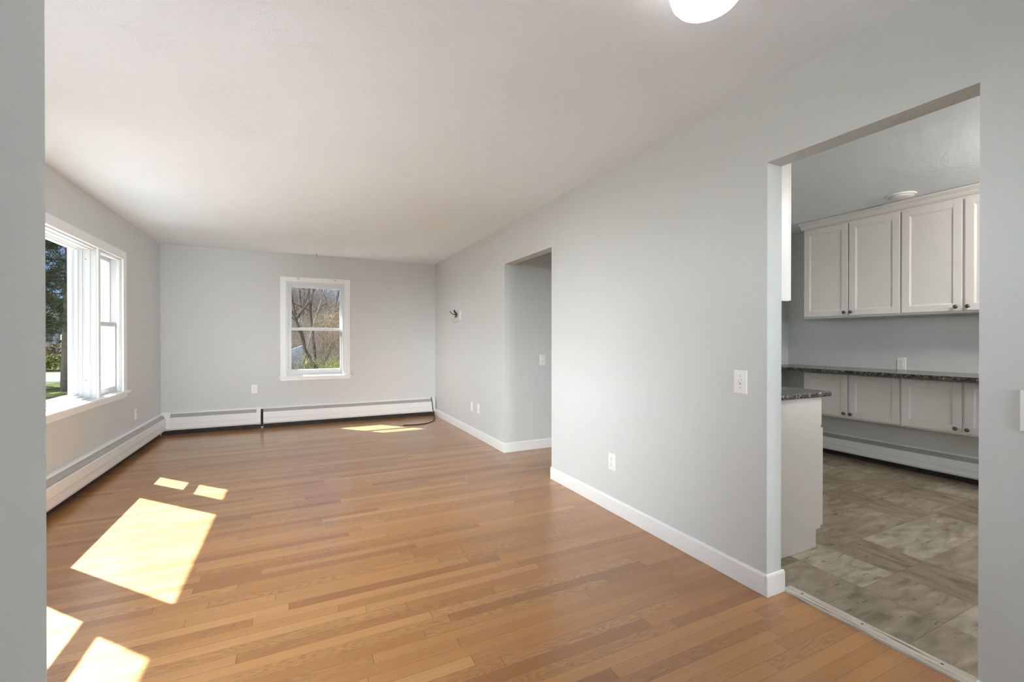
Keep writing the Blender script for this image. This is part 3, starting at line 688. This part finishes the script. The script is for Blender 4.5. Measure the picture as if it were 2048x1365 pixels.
bare_tree('twiggy dark tree at the left edge of the small window', -.55, 16.5, 6.5, .04, (.06, 0, 1), 5, 'bark2', 'twig', 4, .14)
bare_tree('twiggy tree at the right edge of the small window', 2.05, 19.0, 6.5, .04, (-.10, 0, 1), 9, 'bark', 'twig', 4, .14)
bare_tree('farther bare tree behind the tan brush', 1.4, 28.0, 8.0, .07, (.05, 0, 1), 31, 'bark', 'twig', 4, .12)
bare_tree('farther bare tree behind the leaning tree', -.7, 25.0, 8.0, .07, (.02, 0, 1), 37, 'bark', 'twig', 4, .12)
bare_tree('bare tree far behind, left part of the small window', .1, 30.0, 8.0, .08, (.0, 0, 1), 41, 'bark', 'twig', 4, .12)
bare_tree('bare tree to the left, seen from aside through the small window', -3.2, 20.0, 8.0, .12, (.02, 0, 1), 43, 'bark', 'twig', 4, .12)
bare_tree('bare tree to the right, seen from aside through the small window', 4.2, 22.0, 8.0, .12, (.02, 0, 1), 47, 'bark', 'twig', 4, .12)

def brush(name, label, cat, m, boxes, n, hmin, hmax, thick, seed, lean=.35, kind='stuff'):
    rng = random.Random(seed); b = MB()
    for _ in range(n):
        x0, x1, y0, y1, top = rng.choice(boxes)
        x, y = rng.uniform(x0, x1), rng.uniform(y0, y1); h = rng.uniform(hmin, hmax) * top
        p = Vector((x, y, GZ)); d = Vector((rng.gauss(0, lean), rng.gauss(0, lean), 1)).normalized()
        m1 = p + d * h * .5; e = m1 + (d + Vector((rng.gauss(0, lean), rng.gauss(0, lean), 0))).normalized() * h * .5
        b.tube([p, m1, e], [thick, thick * .8, thick * .25], 3, caps=False)
        for k in range(3):
            s = m1.lerp(e, rng.random()); q = s + Vector((rng.gauss(0, 1), rng.gauss(0, 1), rng.uniform(.1, 1))).normalized() * h * rng.uniform(.12, .3)
            b.tube([s, q], [thick * .6, thick * .3], 3, caps=False)
    return tag(b.obj(name, m), label, cat, kind=kind)
brush('dry_brush', 'tan dry brush across the middle distance of the small window', 'brush', 'twigtan', [(-3.5, 6, 19, 26, 1.0), (.6, 2.6, 22, 25, 1.6)], 2600, .9, 2.2, .009, 1)
brush('undergrowth', 'yellow green undergrowth low outside the small window', 'undergrowth', 'brushgreen', [(-3, 5, 11, 19, 1.0)], 3000, .4, 1.35, .010, 2, .4)
brush('bramble', 'grey tangle of twigs close outside the small window', 'brush', 'twig', [(-2, .6, 10.5, 18, 1.0), (-2, 4, 12, 18, .7)], 900, .6, 2.8, .0042, 3, .6)
brush('distant_woods', 'grey brown woods far beyond the small window', 'woods', 'twig', [(-4, 1.6, 38, 50, 1.55), (-4, 1.6, 38, 50, 1.55), (1.6, 3.2, 38, 50, 1.05), (3, 16, 40, 52, .75)], 7000, 2.2, 5.6, .013, 4, .35)
brush('saplings', 'pale thin saplings standing outside the small window', 'saplings', 'barkpale', [(-2.5, 1.0, 14, 20, 1.0), (-1, 3.5, 16, 21, .8)], 300, 2.2, 4.2, .0055, 8, .25)
t = thing('garden_sheet', 'pale blue sheet on the ground behind branches, lower left of the small window', 'tarp', (.0, 15.2, GZ))
MB().prism([(-.20, .70), (.18, .72), (.14, 1.55), (-.02, 1.48), (-.22, 1.40)], 0, .04, 'y').obj('sheet', 'tarp', t, bevel=.01)
MB().box(-.20, -.15, .005, .035, 0, .72).box(.10, .15, .005, .035, 0, .72).obj('support', 'bark2', t)

# pine beside the street
def needles(b, c, r, n, rng, ln=.13, wd=.009):
    for _ in range(n):
        d = Vector((rng.gauss(0, 1), rng.gauss(0, 1), rng.gauss(0, .7))).normalized(); s = Vector(c) + d * rng.uniform(0, r)
        d2 = (d + Vector((rng.gauss(0, .7), rng.gauss(0, .7), rng.gauss(0, .7)))).normalized(); q = d2.cross(Vector((rng.gauss(0, 1), rng.gauss(0, 1), rng.gauss(0, 1)))).normalized() * wd
        i = len(b.v); b.v += [tuple(s - q), tuple(s + q), tuple(s + d2 * ln)]; b.f.append((i, i + 1, i + 2))
def pine(label, x, y, r, h, z0, seed, nbr, lean=(0, 0)):
    rng = random.Random(seed); t = thing('pine_tree', label, 'tree', (x, y, GZ), 0, 'pines by the street')
    tr = MB().tube([(lean[0] * k / 8, lean[1] * k / 8, h * k / 8 - .05) for k in range(9)], [r * (1.0 - .6 * k / 8) for k in range(9)], 12)
    br, nd = MB(), MB()
    for _ in range(nbr):
        z = rng.uniform(z0, h * .97); a = rng.uniform(0, 6.283); ln = rng.uniform(1.3, 3.1) * (1 - .5 * z / h)
        p = Vector((lean[0] * z / h, lean[1] * z / h, z)); pts = [p]
        for k in range(1, 6):
            pts.append(p + Vector((math.cos(a), math.sin(a), 0)) * ln * k / 5 + Vector((rng.gauss(0, .05), rng.gauss(0, .05), .05 * k - .035 * k * k)))
        br.tube(pts, [.03, .024, .018, .013, .009, .005], 4, caps=False)
        for k in range(1, 6):
            for _j in range(5):
                c = pts[k] + Vector((rng.gauss(0, .16), rng.gauss(0, .16), rng.gauss(-.04, .08)))
                br.tube([pts[k], c], [.007, .004], 3, caps=False); needles(nd, c, .12, 24, rng)
    tr.obj('trunk', 'bark', t, smooth=True); br.obj('branches', 'bark2', t); nd.obj('needles', 'needle', t)
pine('tall pine with a grey trunk against the edge of the picture window', -6.93, 19.8, .175, 9.0, 2.0, 13, 75, (.15, 0))
pine('second pine whose trunk shows at the left edge of the picture window', -8.9, 22.6, .13, 9.5, 2.3, 17, 90)
pine('pine farther left along the street', -13.5, 21.0, .16, 9.5, 2.3, 19, 80)

def leaf_mass(name, label, m, x0, x1, y0, y1, h, n, seed, size=.10):
    rng = random.Random(seed); t = thing(name, label, 'hedge', ((x0 + x1) / 2, (y0 + y1) / 2, GZ)); b = MB()
    hx, hy = (x1 - x0) / 2, (y1 - y0) / 2
    for _ in range(n):
        u = rng.uniform(-1, 1); x = u * hx; y = rng.uniform(-hy, hy); z = h * (.08 + .92 * rng.random() ** .7) * (1 - .25 * abs(math.sin(x * 2.1)) )
        d = Vector((rng.gauss(0, 1), rng.gauss(0, 1), rng.gauss(0, 1))).normalized(); e = d.orthogonal().normalized()
        c = Vector((x, y, z)); s = size * rng.uniform(.6, 1.3)
        b.quad(tuple(c - d * s), tuple(c + e * s * .5), tuple(c + d * s), tuple(c - e * s * .5))
    b.obj('foliage', m, t)
leaf_mass('hedge', 'brown tan hedge in front of the blue grey house', 'hedge', -22, -8, 33.5, 34.6, 1.75, 14000, 5, .07)
leaf_mass('shrub', 'yellow green shrub across the street in front of the brown hedge', 'forsythia', -14.5, -9.5, 32.3, 33.2, .95, 5000, 6, .07)

# neighbour's house across the street
t = thing('neighbor_house', 'blue grey clapboard house across the street, seen through the picture window', 'house', (-17, 44, GZ))
MB().box(-9, 9, -4, 4, 0, 2.35).obj('wall', 'hwall', t)
MB().prism([(-4.6, 2.25), (4.6, 2.25), (4.6, 2.4), (0, 4.3), (-4.6, 2.4)], -9.4, 9.4, 'x').obj('roof', 'hroof', t)
for x in (3.25, 6.6, -3.5):
    f = MB().ring('y', -4.06, -4.0, (x - .55, x + .55, .85, 2.05), (x - .45, x + .45, .95, 1.95)).obj('window', 'white', t)
    MB().box(x - .45, x + .45, -4.03, -4.0, .95, 1.95).obj('pane', 'hwin', f)
MB().box(1.0, 1.12, -4.05, -4.0, 0, 2.3).obj('corner_board', 'white', t)
MB().box(-2.2, .9, -4.04, -4.0, 0, 2.0).obj('garage_door', 'hroof', t)
